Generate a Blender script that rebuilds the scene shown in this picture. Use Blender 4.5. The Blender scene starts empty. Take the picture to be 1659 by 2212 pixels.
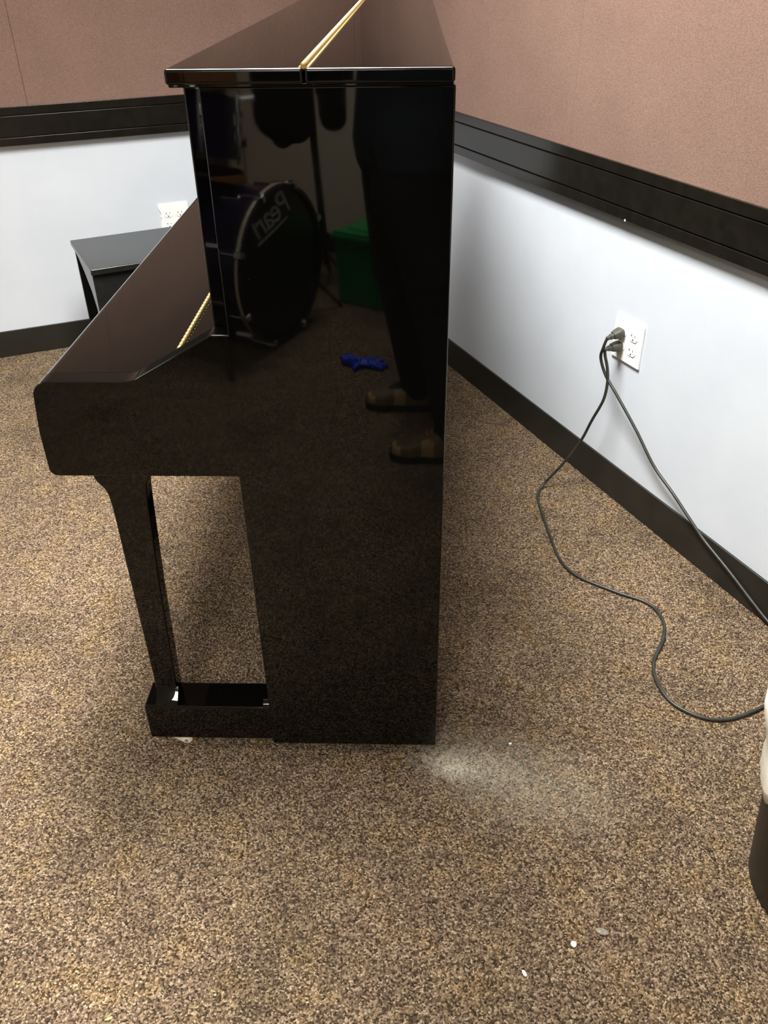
import bpy, bmesh, math, random
from mathutils import Vector, Matrix, noise

random.seed(7)
PI = math.pi
S = bpy.context.scene
COL = S.collection

# ------------------------------------------------------------------ camera
CAM = Vector((0.12615, -1.13893, 1.33337))
yaw, pitch, roll = 0.0370218, 0.5892122, -0.0148221
FWD = Vector((-math.sin(yaw) * math.cos(pitch), math.cos(yaw) * math.cos(pitch), -math.sin(pitch)))
r0 = Vector((math.cos(yaw), math.sin(yaw), 0)); u0 = r0.cross(FWD)
RIGHT = math.cos(roll) * r0 + math.sin(roll) * u0
UP = -math.sin(roll) * r0 + math.cos(roll) * u0
cd = bpy.data.cameras.new('camera'); cam = bpy.data.objects.new('camera', cd); COL.objects.link(cam)
cd.sensor_fit = 'HORIZONTAL'; cd.sensor_width = 36.0; cd.lens = 1839.22 / 1659 * 36.0
cd.clip_start = 0.01
m = Matrix((RIGHT, UP, -FWD)).transposed().to_4x4(); m.translation = CAM
cam.matrix_world = m
S.camera = cam

# ------------------------------------------------------------------ world, exposure
w = bpy.data.worlds.new('world'); S.world = w; w.use_nodes = True
w.node_tree.nodes['Background'].inputs[0].default_value = (0.9, 0.95, 1.0, 1)
w.node_tree.nodes['Background'].inputs[1].default_value = 0.02
S.view_settings.view_transform = 'Standard'; S.view_settings.look = 'None'
S.view_settings.exposure = 0.0; S.view_settings.gamma = 1.0
S.view_settings.use_curve_mapping = False
# ceiling troffers (built further down): places in room axes (a along the back wall, b towards it) and their strength
LAMPS = [(0.03, 0.58, 96.0), (-2.70, 1.40, 52.0), (-1.25, -2.15, 70.0)]      # a, b, watts
LAMP_SPREAD = math.radians(125)        # egg-crate louvres narrow the beam
LAMP_COLOR = (1.0, 0.975, 0.93)

TH = 0.4343        # room axes are turned by this against the piano
TR = 0.4403
A_R, B_B = 1.0395, 2.3734          # right wall, back wall
A_L, B_F = -3.6, -2.85             # left wall, wall behind the camera
H_C = 2.6


def rw(a, b, z=0.0, th=TH):
    return Vector((a * math.cos(th) - b * math.sin(th), a * math.sin(th) + b * math.cos(th), z))


# ------------------------------------------------------------------ materials
def lin(c):
    c = c / 255.0
    return c / 12.92 if c <= 0.04045 else ((c + 0.055) / 1.055) ** 2.4


def rgb(r, g, b):
    return (lin(r), lin(g), lin(b), 1)


class Mat:
    def __init__(self, name, color=(0.5, 0.5, 0.5, 1), rough=0.5, metal=0.0, ior=1.5, spec=0.5):
        self.m = bpy.data.materials.new(name); self.m.use_nodes = True
        self.t = self.m.node_tree; self.b = self.t.nodes['Principled BSDF']
        self.b.inputs['Base Color'].default_value = color
        self.b.inputs['Roughness'].default_value = rough
        self.b.inputs['Metallic'].default_value = metal
        self.b.inputs['IOR'].default_value = ior
        self.b.inputs['Specular IOR Level'].default_value = spec

    def n(self, kind, **kw):
        nd = self.t.nodes.new(kind)
        for k, v in kw.items():
            if k.startswith('i_'):
                key = k[2:].replace('_', ' ')
                nd.inputs[int(key) if key.isdigit() else key].default_value = v
            else:
                setattr(nd, k, v)
        return nd

    def l(self, a, ao, b, bi):
        self.t.links.new(a.outputs[ao], b.inputs[bi])

    def coord(self, which='Object', scale=None):
        tc = self.n('ShaderNodeTexCoord')
        if scale is None:
            return tc, which
        mp = self.n('ShaderNodeMapping'); mp.inputs['Scale'].default_value = scale
        self.l(tc, which, mp, 'Vector')
        return mp, 'Vector'

    def ramp(self, stops, interp='LINEAR'):
        r = self.n('ShaderNodeValToRGB'); cr = r.color_ramp; cr.interpolation = interp
        while len(cr.elements) < len(stops):
            cr.elements.new(0.5)
        for e, (p, c) in zip(cr.elements, stops):
            e.position = p; e.color = c
        return r

    def bump(self, src, out, strength=0.3, dist=0.01):
        b = self.n('ShaderNodeBump'); b.inputs['Strength'].default_value = strength
        b.inputs['Distance'].default_value = dist
        self.l(src, out, b, 'Height'); self.l(b, 'Normal', self.b, 'Normal')
        return b


def noisy(name, c1, c2, scale=40, rough=0.5, bump=0.0, bscale=None, metal=0.0, detail=4, ior=1.5, spec=0.5, stretch=None):
    M = Mat(name, c1, rough, metal, ior, spec)
    src, out = M.coord('Object', stretch or (1, 1, 1))
    nz = M.n('ShaderNodeTexNoise'); nz.inputs['Scale'].default_value = scale; nz.inputs['Detail'].default_value = detail
    M.l(src, out, nz, 'Vector')
    r = M.ramp([(0.35, c1), (0.65, c2)]); M.l(nz, 'Fac', r, 'Fac'); M.l(r, 'Color', M.b, 'Base Color')
    if bump:
        n2 = M.n('ShaderNodeTexNoise'); n2.inputs['Scale'].default_value = bscale or scale; n2.inputs['Detail'].default_value = 3
        M.l(src, out, n2, 'Vector'); M.bump(n2, 'Fac', bump, 0.002)
    return M.m


def lacquer():
    M = Mat('black_lacquer', (0.0022, 0.0022, 0.0018, 1), 0.02, 0, 1.45)
    src, out = M.coord('Object', (1, 1, 1))
    n = M.n('ShaderNodeTexNoise'); n.inputs['Scale'].default_value = 9; n.inputs['Detail'].default_value = 5
    M.l(src, out, n, 'Vector')
    r = M.n('ShaderNodeMapRange'); r.inputs['From Min'].default_value = 0.3; r.inputs['From Max'].default_value = 0.8
    r.inputs['To Min'].default_value = 0.012; r.inputs['To Max'].default_value = 0.05
    M.l(n, 'Fac', r, 'Value'); M.l(r, 'Result', M.b, 'Roughness')
    # dust specks
    v = M.n('ShaderNodeTexVoronoi'); v.inputs['Scale'].default_value = 55
    M.l(src, out, v, 'Vector')
    lt = M.n('ShaderNodeMath', operation='LESS_THAN'); lt.inputs[1].default_value = 0.045
    M.l(v, 'Distance', lt, 0)
    n2 = M.n('ShaderNodeTexNoise'); n2.inputs['Scale'].default_value = 30; M.l(src, out, n2, 'Vector')
    gt = M.n('ShaderNodeMath', operation='GREATER_THAN'); gt.inputs[1].default_value = 0.66; M.l(n2, 'Fac', gt, 0)
    mu = M.n('ShaderNodeMath', operation='MULTIPLY'); M.l(lt, 0, mu, 0); M.l(gt, 0, mu, 1)
    mx = M.n('ShaderNodeMix', data_type='RGBA')
    mx.inputs[6].default_value = (0.0022, 0.0022, 0.0018, 1); mx.inputs[7].default_value = (0.05, 0.045, 0.035, 1)
    M.l(mu, 0, mx, 0); M.l(mx, 2, M.b, 'Base Color')
    return M.m


def carpet():
    M = Mat('speckled_carpet', rough=0.95, spec=0.15)
    src, out = M.coord('Object', (1, 1, 1))
    # slight warping so that the yarn tips are irregular
    wn = M.n('ShaderNodeTexNoise'); wn.inputs['Scale'].default_value = 260; wn.inputs['Detail'].default_value = 2
    M.l(src, out, wn, 'Vector')
    add = M.n('ShaderNodeVectorMath', operation='MULTIPLY_ADD'); add.inputs[1].default_value = (0.0035, 0.0035, 0.0035)
    M.l(wn, 'Color', add, 0); M.l(src, out, add, 2)
    v = M.n('ShaderNodeTexVoronoi'); v.inputs['Scale'].default_value = 350
    M.l(add, 'Vector', v, 'Vector')
    sep = M.n('ShaderNodeSeparateColor'); M.l(v, 'Color', sep, 'Color')
    r = M.ramp([(0.0, rgb(64, 54, 45)), (0.22, rgb(103, 88, 74)), (0.45, rgb(140, 121, 103)), (0.68, rgb(171, 149, 126)),
                (0.88, rgb(202, 179, 152)), (1.0, rgb(234, 217, 193))])
    M.l(sep, 'Red', r, 'Fac')
    # patches of plum and of gold yarn
    n1 = M.n('ShaderNodeTexNoise'); n1.inputs['Scale'].default_value = 14; n1.inputs['Detail'].default_value = 4
    M.l(src, out, n1, 'Vector')
    r1 = M.ramp([(0.34, rgb(216, 207, 202)), (0.5, rgb(230, 224, 214)), (0.66, rgb(240, 229, 203))])
    M.l(n1, 'Fac', r1, 'Fac')
    mx = M.n('ShaderNodeMix', data_type='RGBA', blend_type='MULTIPLY'); mx.inputs[0].default_value = 0.9
    M.l(r, 'Color', mx, 6); M.l(r1, 'Color', mx, 7)
    n3 = M.n('ShaderNodeTexNoise'); n3.inputs['Scale'].default_value = 3.2; n3.inputs['Detail'].default_value = 3
    M.l(src, out, n3, 'Vector')
    r3 = M.ramp([(0.30, (0.47, 0.475, 0.455, 1)), (0.46, (0.66, 0.66, 0.65, 1)), (0.7, (0.76, 0.755, 0.75, 1))]); M.l(n3, 'Fac', r3, 'Fac')
    mx3 = M.n('ShaderNodeMix', data_type='RGBA', blend_type='MULTIPLY'); mx3.inputs[0].default_value = 1.0
    M.l(mx, 2, mx3, 6); M.l(r3, 'Color', mx3, 7)
    # spilt white powder by the back corner of the piano
    last = mx3
    for (cx, cy, sx, sy, amount) in ((0.208, -0.036, 0.050, 0.028, 0.95), (0.24, -0.030, 0.11, 0.055, 0.42), (0.33, -0.06, 0.20, 0.11, 0.26)):
        mp = M.n('ShaderNodeMapping'); mp.vector_type = 'TEXTURE'
        mp.inputs['Location'].default_value = (cx, cy, 0); mp.inputs['Rotation'].default_value = (0, 0, -0.35)
        mp.inputs['Scale'].default_value = (sx, sy, 1)
        tc = M.n('ShaderNodeTexCoord'); M.l(tc, 'Object', mp, 'Vector')
        ln = M.n('ShaderNodeVectorMath', operation='LENGTH'); M.l(mp, 'Vector', ln, 0)
        nn = M.n('ShaderNodeTexNoise'); nn.inputs['Scale'].default_value = 60; nn.inputs['Detail'].default_value = 5
        M.l(src, out, nn, 'Vector')
        sm = M.n('ShaderNodeMath', operation='MULTIPLY_ADD'); sm.inputs[1].default_value = 1.6; M.l(nn, 'Fac', sm, 0); M.l(ln, 'Value', sm, 2)
        mr = M.n('ShaderNodeMapRange'); mr.inputs['From Min'].default_value = 0.9; mr.inputs['From Max'].default_value = 2.0
        mr.inputs['To Min'].default_value = amount; mr.inputs['To Max'].default_value = 0
        M.l(sm, 0, mr, 'Value')
        sp = M.n('ShaderNodeMath', operation='MULTIPLY'); M.l(mr, 'Result', sp, 0)
        bl = M.n('ShaderNodeMapRange'); bl.inputs['To Min'].default_value = 0.15; bl.inputs['To Max'].default_value = 1.3; bl.clamp = True
        M.l(sep, 'Green', bl, 'Value'); M.l(bl, 'Result', sp, 1)
        mm = M.n('ShaderNodeMix', data_type='RGBA'); mm.inputs[7].default_value = rgb(225, 220, 200)
        M.l(sp, 0, mm, 0); M.l(last, 2, mm, 6)
        last = mm
    M.l(last, 2, M.b, 'Base Color')
    inv = M.n('ShaderNodeMath', operation='SUBTRACT'); inv.inputs[0].default_value = 1.0
    M.l(v, 'Distance', inv, 1)
    ad = M.n('ShaderNodeMath', operation='MULTIPLY_ADD'); ad.inputs[1].default_value = 0.8
    M.l(sep, 'Blue', ad, 0); M.l(inv, 0, ad, 2)
    M.bump(ad, 0, 0.9, 0.003)
    return M.m


def fabric(name, c1, c2, scale=420):
    M = Mat(name, c1, 0.95, spec=0.1)
    src, out = M.coord('Object', (1, 1, 1))
    n = M.n('ShaderNodeTexNoise'); n.inputs['Scale'].default_value = scale; n.inputs['Detail'].default_value = 3
    M.l(src, out, n, 'Vector')
    r = M.ramp([(0.35, c1), (0.65, c2)]); M.l(n, 'Fac', r, 'Fac')
    n2 = M.n('ShaderNodeTexNoise'); n2.inputs['Scale'].default_value = 5; M.l(src, out, n2, 'Vector')
    r2 = M.ramp([(0.3, (0.9, 0.9, 0.9, 1)), (0.7, (1, 1, 1, 1))]); M.l(n2, 'Fac', r2, 'Fac')
    mx = M.n('ShaderNodeMix', data_type='RGBA', blend_type='MULTIPLY'); mx.inputs[0].default_value = 1
    M.l(r, 'Color', mx, 6); M.l(r2, 'Color', mx, 7); M.l(mx, 2, M.b, 'Base Color')
    M.bump(n, 'Fac', 0.35, 0.002)
    return M.m


LACQ = lacquer()
CARPET = carpet()
PAINT = noisy('pale_blue_wall_paint', rgb(208, 215, 224), rgb(213, 220, 228), 6, 0.45, 0.06, 180, spec=0.35)
BEIGE = noisy('beige_wall_paint', rgb(236, 224, 198), rgb(240, 229, 205), 6, 0.5, 0.06, 180)
MAUVE = fabric('mauve_acoustic_fabric', rgb(121, 97, 86), rgb(141, 115, 104))
RAILM = noisy('dark_rail_paint', rgb(22, 20, 16), rgb(28, 25, 20), 30, 0.22, 0.05, 60)
RUBBER = noisy('dark_rubber_base', rgb(26, 25, 21), rgb(36, 34, 29), 9, 0.5)
CEIL = noisy('white_ceiling_tile', rgb(216, 214, 206), rgb(232, 230, 224), 90, 0.9, 0.3, 120)
BRASS = noisy('brass', rgb(224, 200, 146), rgb(204, 176, 116), 70, 0.42, metal=1.0)
CREAM = noisy('cream_metal', rgb(222, 216, 196), rgb(206, 198, 176), 60, 0.35)
WHITEP = noisy('white_plastic', rgb(250, 250, 249), rgb(253, 253, 252), 20, 0.3)
SLOT = noisy('dark_slot', rgb(40, 36, 30), rgb(30, 28, 24), 20, 0.6)
CORDM = noisy('black_cord_rubber', rgb(38, 38, 33), rgb(50, 50, 44), 50, 0.38)
PLUGM = noisy('dark_grey_plug', rgb(66, 66, 56), rgb(78, 78, 68), 50, 0.5)
BENCHM = noisy('satin_black_wood', rgb(26, 27, 27), rgb(32, 33, 33), 30, 0.24, 0.04, 200)
BLACKP = noisy('black_plastic', rgb(17, 16, 15), rgb(24, 22, 20), 40, 0.5, 0.08, 300)
BAGM = noisy('white_liner_plastic', rgb(232, 226, 208), rgb(244, 240, 226), 24, 0.35, 0.2, 30)
PAPER = noisy('white_scrap', rgb(250, 248, 240), rgb(240, 238, 230), 200, 0.6)
YELLOW = noisy('yellow_scrap', rgb(236, 226, 120), rgb(220, 208, 96), 200, 0.6)
DRUMSH = noisy('dark_purple_drum_wrap', rgb(22, 15, 34), rgb(38, 26, 58), 300, 0.12)
DRUMHD = noisy('black_drum_head', rgb(12, 12, 12), rgb(18, 18, 17), 60, 0.3)
CHROME = noisy('chrome', rgb(225, 225, 222), rgb(205, 205, 203), 60, 0.08, metal=1.0)
HOOPM = noisy('pale_hoop_inlay', rgb(205, 190, 160), rgb(220, 206, 178), 60, 0.3)
LOGOM = noisy('silver_print', rgb(225, 225, 225), rgb(210, 210, 210), 60, 0.4)
GREEN = noisy('green_plastic', rgb(14, 128, 62), rgb(20, 142, 72), 30, 0.35)
BLUE = noisy('blue_rubber', rgb(24, 52, 190), rgb(34, 70, 214), 40, 0.45, 0.3, 60)
CLOTHK = noisy('black_cloth', rgb(16, 16, 16), rgb(24, 23, 22), 60, 0.9, 0.4, 90)
WOODB = noisy('brown_wood', rgb(132, 84, 44), rgb(158, 104, 58), 12, 0.45, 0.1, 80, stretch=(1, 1, 8))
TROUS = noisy('dark_trouser_cloth', rgb(34, 30, 27), rgb(42, 38, 34), 300, 0.9, 0.3, 300)
SHIRT = noisy('dark_shirt_cloth', rgb(44, 50, 58), rgb(54, 62, 70), 300, 0.9, 0.3, 300)
SKIN = noisy('skin', rgb(196, 150, 122), rgb(206, 160, 132), 30, 0.5)
HAIRM = noisy('dark_hair', rgb(30, 24, 20), rgb(44, 35, 28), 120, 0.5, 0.5, 160)
SHOEU = noisy('brown_shoe_leather', rgb(96, 78, 52), rgb(112, 92, 62), 40, 0.6)
SHOET = noisy('tan_shoe_panel', rgb(158, 128, 84), rgb(172, 140, 94), 40, 0.6)
SOLEM = noisy('dark_shoe_sole', rgb(34, 32, 29), rgb(44, 41, 37), 40, 0.7)
STEEL = noisy('dark_steel', rgb(120, 118, 112), rgb(136, 134, 128), 40, 0.35, metal=1.0)


def lamp_mat(strength):
    M = Mat('lit_diffuser', (0.9, 0.9, 0.88, 1), 0.5)
    M.b.inputs['Emission Color'].default_value = (*LAMP_COLOR, 1)
    M.b.inputs['Emission Strength'].default_value = strength
    return M.m


LAMPM = lamp_mat(6.0)


# ------------------------------------------------------------------ mesh helpers
def mkbm():
    return bmesh.new()


def box(bm, x0, x1, y0, y1, z0, z1, M=None):
    vs = [Vector((x, y, z)) for z in (z0, z1) for y in (y0, y1) for x in (x0, x1)]
    if M is not None:
        vs = [M @ v for v in vs]
    v = [bm.verts.new(p) for p in vs]
    for f in ((0, 2, 3, 1), (4, 5, 7, 6), (0, 1, 5, 4), (2, 6, 7, 3), (0, 4, 6, 2), (1, 3, 7, 5)):
        bm.faces.new([v[i] for i in f])
    return bm


def prism(bm, pts, y0, y1, axis='y'):
    """polygon pts (x, z) extruded along y (or (x, y) along z)"""
    def P(p, t):
        return Vector((p[0], t, p[1])) if axis == 'y' else (Vector((p[0], p[1], t)) if axis == 'z' else Vector((t, p[0], p[1])))
    a = [bm.verts.new(P(p, y0)) for p in pts]; b = [bm.verts.new(P(p, y1)) for p in pts]
    bm.faces.new(a); bm.faces.new(b[::-1])
    n = len(pts)
    for i in range(n):
        j = (i + 1) % n
        bm.faces.new((a[j], a[i], b[i], b[j]))
    return bm


def lathe(bm, prof, n=32, M=None, arc=2 * PI, cap=True):
    """prof: (radius, height) turned about z"""
    rings = []
    closed = abs(arc - 2 * PI) < 1e-6
    cnt = n if closed else n + 1
    for r, h in prof:
        ring = []
        for i in range(cnt):
            t = arc * i / n
            p = Vector((r * math.cos(t), r * math.sin(t), h))
            ring.append(bm.verts.new(M @ p if M is not None else p))
        rings.append(ring)
    for a, b in zip(rings, rings[1:]):
        for i in range(n):
            j = (i + 1) % cnt
            bm.faces.new((a[i], a[j], b[j], b[i]))
    if cap and closed:
        bm.faces.new(rings[0][::-1]); bm.faces.new(rings[-1])
    return bm


def spline(pts, per=8):
    P = [Vector(p) for p in pts]
    P = [2 * P[0] - P[1]] + P + [2 * P[-1] - P[-2]]
    out = []
    for i in range(1, len(P) - 2):
        p0, p1, p2, p3 = P[i - 1:i + 3]
        for k in range(per):
            t = k / per
            out.append(0.5 * ((2 * p1) + (p2 - p0) * t + (2 * p0 - 5 * p1 + 4 * p2 - p3) * t * t + (3 * p1 - p0 - 3 * p2 + p3) * t ** 3))
    out.append(P[-2])
    return out


def tube(bm, pts, r, n=10, taper=None):
    P = [Vector(p) for p in pts]
    rings = []; up = None
    for i, p in enumerate(P):
        d = (P[min(i + 1, len(P) - 1)] - P[max(i - 1, 0)]).normalized()
        if up is None:
            up = d.orthogonal().normalized()
        up = (up - d * up.dot(d)).normalized(); sd = d.cross(up)
        rr = r if taper is None else taper[i]
        rings.append([bm.verts.new(p + rr * (math.cos(2 * PI * k / n) * up + math.sin(2 * PI * k / n) * sd)) for k in range(n)])
    for a, b in zip(rings, rings[1:]):
        for k in range(n):
            bm.faces.new((a[k], a[(k + 1) % n], b[(k + 1) % n], b[k]))
    bm.faces.new(rings[0][::-1]); bm.faces.new(rings[-1])
    return bm


def capsule(bm, p0, p1, r0, r1, n=14, squash=None):
    """tapered limb piece with round ends (for the merged body meshes)"""
    p0, p1 = Vector(p0), Vector(p1)
    d = p1 - p0; L = d.length
    if L < 1e-6:
        d = Vector((0, 0, 1)); L = 0
    d.normalize()
    ux = d.orthogonal().normalized() if squash is None else (Vector(squash[0]) - d * Vector(squash[0]).dot(d)).normalized()
    uy = d.cross(ux)
    k = 1.0 if squash is None else squash[1]
    rings = []
    K = 5
    for i in range(K + 1):
        t = PI / 2 * i / K
        rings.append((-r0 * math.cos(t), max(r0 * math.sin(t), 1e-4)))
    for i in range(K + 1):
        t = PI / 2 * (1 - i / K)
        rings.append((L + r1 * math.cos(t), max(r1 * math.sin(t), 1e-4)))
    R = [[bm.verts.new(p0 + d * h + rr * (math.cos(2 * PI * j / n) * ux + k * math.sin(2 * PI * j / n) * uy)) for j in range(n)] for h, rr in rings]
    for a, b in zip(R, R[1:]):
        for j in range(n):
            bm.faces.new((a[j], a[(j + 1) % n], b[(j + 1) % n], b[j]))
    bm.faces.new(R[0][::-1]); bm.faces.new(R[-1])
    return bm


def merged(bm, voxel, smooth=2):
    """voxel-merge overlapping closed shells into one continuous skin"""
    me = bpy.data.meshes.new('tmp'); bmesh.ops.recalc_face_normals(bm, faces=bm.faces); bm.to_mesh(me); bm.free()
    o = bpy.data.objects.new('tmp', me); COL.objects.link(o)
    md = o.modifiers.new('r', 'REMESH'); md.mode = 'VOXEL'; md.voxel_size = voxel
    if smooth:
        s = o.modifiers.new('s', 'SMOOTH'); s.factor = 0.5; s.iterations = smooth
    dg = bpy.context.evaluated_depsgraph_get(); dg.update()
    new = bpy.data.meshes.new_from_object(o.evaluated_get(dg))
    bpy.data.objects.remove(o); bpy.data.meshes.remove(me)
    return new


def obj(name, geo, mat, parent=None, bevel=0.0, seg=3, smooth=True, recalc=True, angle=40):
    if isinstance(geo, bmesh.types.BMesh):
        me = bpy.data.meshes.new(name)
        if recalc:
            bmesh.ops.recalc_face_normals(geo, faces=geo.faces)
        geo.to_mesh(me); geo.free()
    else:
        me = geo
    if not me.materials:
        for mm in (mat if isinstance(mat, (list, tuple)) else [mat]):
            me.materials.append(mm)
    o = bpy.data.objects.new(name, me); COL.objects.link(o)
    if parent is not None:
        o.parent = parent
    if bevel:
        me.polygons.foreach_set('use_smooth', [True] * len(me.polygons))
        b = o.modifiers.new('bevel', 'BEVEL'); b.width = bevel; b.segments = seg; b.limit_method = 'ANGLE'
        b.angle_limit = math.radians(25); b.harden_normals = True
    elif smooth:
        me.polygons.foreach_set('use_smooth', [True] * len(me.polygons))
        me.set_sharp_from_angle(angle=math.radians(angle))
    return o


def copy_of(o, parent=None, loc=None):
    c = o.copy(); COL.objects.link(c)
    if parent is not None:
        c.parent = parent
    if loc is not None:
        c.location = loc
    return c


def empty(name, loc=(0, 0, 0), rz=0.0):
    o = bpy.data.objects.new(name, None); COL.objects.link(o)
    o.location = loc; o.rotation_euler = (0, 0, rz); o.empty_display_size = 0.1
    return o


def tag(o, label, cat=None, group=None, kind=None):
    o['label'] = label
    if cat: o['category'] = cat
    if group: o['group'] = group
    if kind: o['kind'] = kind
    return o


def struct(o, label):
    return tag(o, label, kind='structure')


# ================================================================== the room
bm = mkbm(); box(bm, A_L - 0.1, A_R + 0.1, B_F - 0.1, B_B + 0.1, -0.05, 0.0)
fl = obj('floor', bm, CARPET, smooth=False); fl.rotation_euler.z = TH
# the carpet pattern is laid out in piano axes (floor mesh is turned back so that its own axes are those of the piano)
me = fl.data; me.transform(Matrix.Rotation(TH, 4, 'Z')); fl.rotation_euler.z = 0
struct(fl, 'speckled brown and tan carpet floor')

bm = mkbm(); box(bm, A_L - 0.1, A_R + 0.1, B_F - 0.1, B_B + 0.1, H_C, H_C + 0.08)
o = obj('ceiling', bm, CEIL, smooth=False); o.rotation_euler.z = TH; struct(o, 'white tiled ceiling above the room')


def wall(name, bounds, mat, label, th):
    bm = mkbm(); box(bm, *bounds, -0.04, H_C)
    o = obj(name, bm, mat, smooth=False); o.rotation_euler.z = th
    return struct(o, label)


wr = wall('wall_right', (A_R, A_R + 0.1, B_F - 0.1, B_B + 0.1), PAINT, 'pale blue lower wall with mauve fabric panels, behind the piano', TR)
wb = wall('wall_back', (A_L - 0.1, A_R + 0.05, B_B, B_B + 0.1), PAINT, 'pale blue wall with mauve fabric panels, behind the black bench', TH)
wl = wall('wall_left', (A_L - 0.1, A_L, B_F - 0.1, B_B + 0.1), PAINT, 'pale blue wall on the keyboard side of the room', TH)
wf = wall('wall_front', (A_L - 0.1, A_R + 0.05, B_F - 0.1, B_F), BEIGE, 'beige wall mirrored in the piano side behind the drum', TH)

Z_T, Z_G, Z_H, Z_U = 0.8822, 0.8543, 0.786, 0.7592


def panels_along_b(parent, edges, zs):
    for b0, b1, z0 in zip(edges, edges[1:], zs):
        bm = mkbm(); box(bm, A_R - 0.010, A_R + 0.002, b0 + 0.0002, b1 - 0.0002, z0, H_C - 0.002)
        obj('fabric_panel', bm, MAUVE, parent, bevel=0.0012, seg=2)


def panels_along_a(parent, edges, zs, b0, b1):
    for a0, a1, z0 in zip(edges, edges[1:], zs):
        bm = mkbm(); box(bm, a0 + 0.0003, a1 - 0.0003, b0, b1, z0, H_C - 0.002)
        obj('fabric_panel', bm, MAUVE, parent, bevel=0.0014, seg=2)


panels_along_b(wr, [B_F + 0.005, -1.52, -0.30, 0.92, 2.14, B_B - 0.011], [Z_T - 0.002] * 5)
panels_along_a(wb, [A_L + 0.005, -2.665, -1.445, -0.228, 0.99, A_R - 0.012], [Z_T - 0.006] * 3 + [Z_T - 0.001] * 2, B_B - 0.010, B_B + 0.002)

BOARDS = [(Z_G + 0.0016, Z_T, 0.0180), (Z_H + 0.0016, Z_G - 0.0010, 0.0195), (Z_U, Z_H - 0.0010, 0.0215)]
# chair rail on the right wall
root = empty('trim_1', (0, 0, 0), TR); struct(root, 'dark wooden chair rail of three boards on the wall with the plugged outlet')
for z0, z1, pr in BOARDS:
    bm = mkbm(); box(bm, A_R - pr, A_R + 0.001, B_F + 0.001, B_B - 0.022, z0, z1)
    obj('rail_board', bm, RAILM, root, bevel=0.0012, seg=2)
bm = mkbm(); box(bm, A_R - 0.011, A_R + 0.001, B_F + 0.001, B_B - 0.022, Z_U + 0.004, Z_T - 0.004)
obj('backing_strip', bm, RAILM, root, smooth=False)
# nick showing bare wood on the lower board
bm = mkbm(); lathe(bm, [(0.0026, 0), (0.0030, 0.0004), (0.0018, 0.0008)], 10, Matrix.Translation((A_R - 0.0212, 0.6388, 0.7600)) @ Matrix.Rotation(-PI / 2, 4, 'Y'))
o = obj('paint_nick', bm, PAPER, root); o['label'] = 'small white nick'
# chair rail on the back wall
root = empty('trim_2', (0, 0, 0), TH); struct(root, 'dark wooden chair rail of three boards on the wall behind the bench')
for z0, z1, pr in BOARDS:
    bm = mkbm(); box(bm, A_L + 0.001, A_R - 0.002, B_B - pr, B_B + 0.001, z0, z1)
    obj('rail_board', bm, RAILM, root, bevel=0.0012, seg=2)
bm = mkbm(); box(bm, A_L + 0.001, A_R - 0.002, B_B - 0.011, B_B + 0.001, Z_U + 0.004, Z_T - 0.004)
obj('backing_strip', bm, RAILM, root, smooth=False)

def baseboard(name, bounds, th, label):
    bm = mkbm(); box(bm, *bounds, 0.0, 0.102)
    o = obj(name, bm, RUBBER, bevel=0.0022, seg=2); o.rotation_euler.z = th
    struct(o, label)


baseboard('baseboard_right', (A_R - 0.006, A_R + 0.001, B_F + 0.008, B_B - 0.008), TR, 'black rubber baseboard under the plugged outlet')
baseboard('baseboard_back', (A_L + 0.008, A_R - 0.002, B_B - 0.006, B_B + 0.001), TH, 'black rubber baseboard on the wall behind the bench')
baseboard('baseboard_left', (A_L - 0.001, A_L + 0.006, B_F + 0.008, B_B - 0.008), TH, 'black rubber baseboard on the keyboard side wall')
baseboard('baseboard_front', (A_L + 0.008, A_R - 0.008, B_F - 0.001, B_F + 0.006), TH, 'black rubber baseboard on the beige wall')

# ceiling lights
WHERE = ['above the piano', 'in the far left corner of the room', 'above the drum kit']
for (a, b, strength), wh in zip(LAMPS, WHERE):
    t = empty('ceiling_light', rw(a, b, H_C), TH)
    tag(t, 'white recessed fluorescent ceiling light ' + wh, 'ceiling light', 'fluorescent ceiling lights')
    bm = mkbm(); box(bm, -0.285, 0.285, -0.585, 0.585, -0.016, -0.008); obj('diffuser', bm, LAMPM, t, smooth=False)
    ld = bpy.data.lights.new('tube_light', 'AREA'); ld.shape = 'RECTANGLE'; ld.size = 0.57; ld.size_y = 1.17
    ld.energy = strength; ld.color = LAMP_COLOR; ld.spread = LAMP_SPREAD
    lo = bpy.data.objects.new('tube_light', ld); COL.objects.link(lo); lo.parent = t; lo.location = (0, 0, -0.018)
    for x0, x1, y0, y1 in ((-0.31, -0.285, -0.61, 0.61), (0.285, 0.31, -0.61, 0.61), (-0.285, 0.285, -0.61, -0.585), (-0.285, 0.285, 0.585, 0.61)):
        bm = mkbm(); box(bm, x0, x1, y0, y1, -0.022, 0.0); obj('frame_bar', bm, WHITEP, t, bevel=0.002, seg=1)

# ================================================================== upright piano (axes of the piano: x depth, y length)
PL = 1.52
piano = empty('upright_piano', (0, 0, 0))
tag(piano, 'black glossy upright piano seen from its side, lid and keyboard closed', 'piano')


def arc(cx, cz, r, t0, t1, n=6):
    return [(cx + r * math.cos(math.radians(t0 + (t1 - t0) * i / n)), cz + r * math.sin(math.radians(t0 + (t1 - t0) * i / n))) for i in range(n + 1)]


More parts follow.
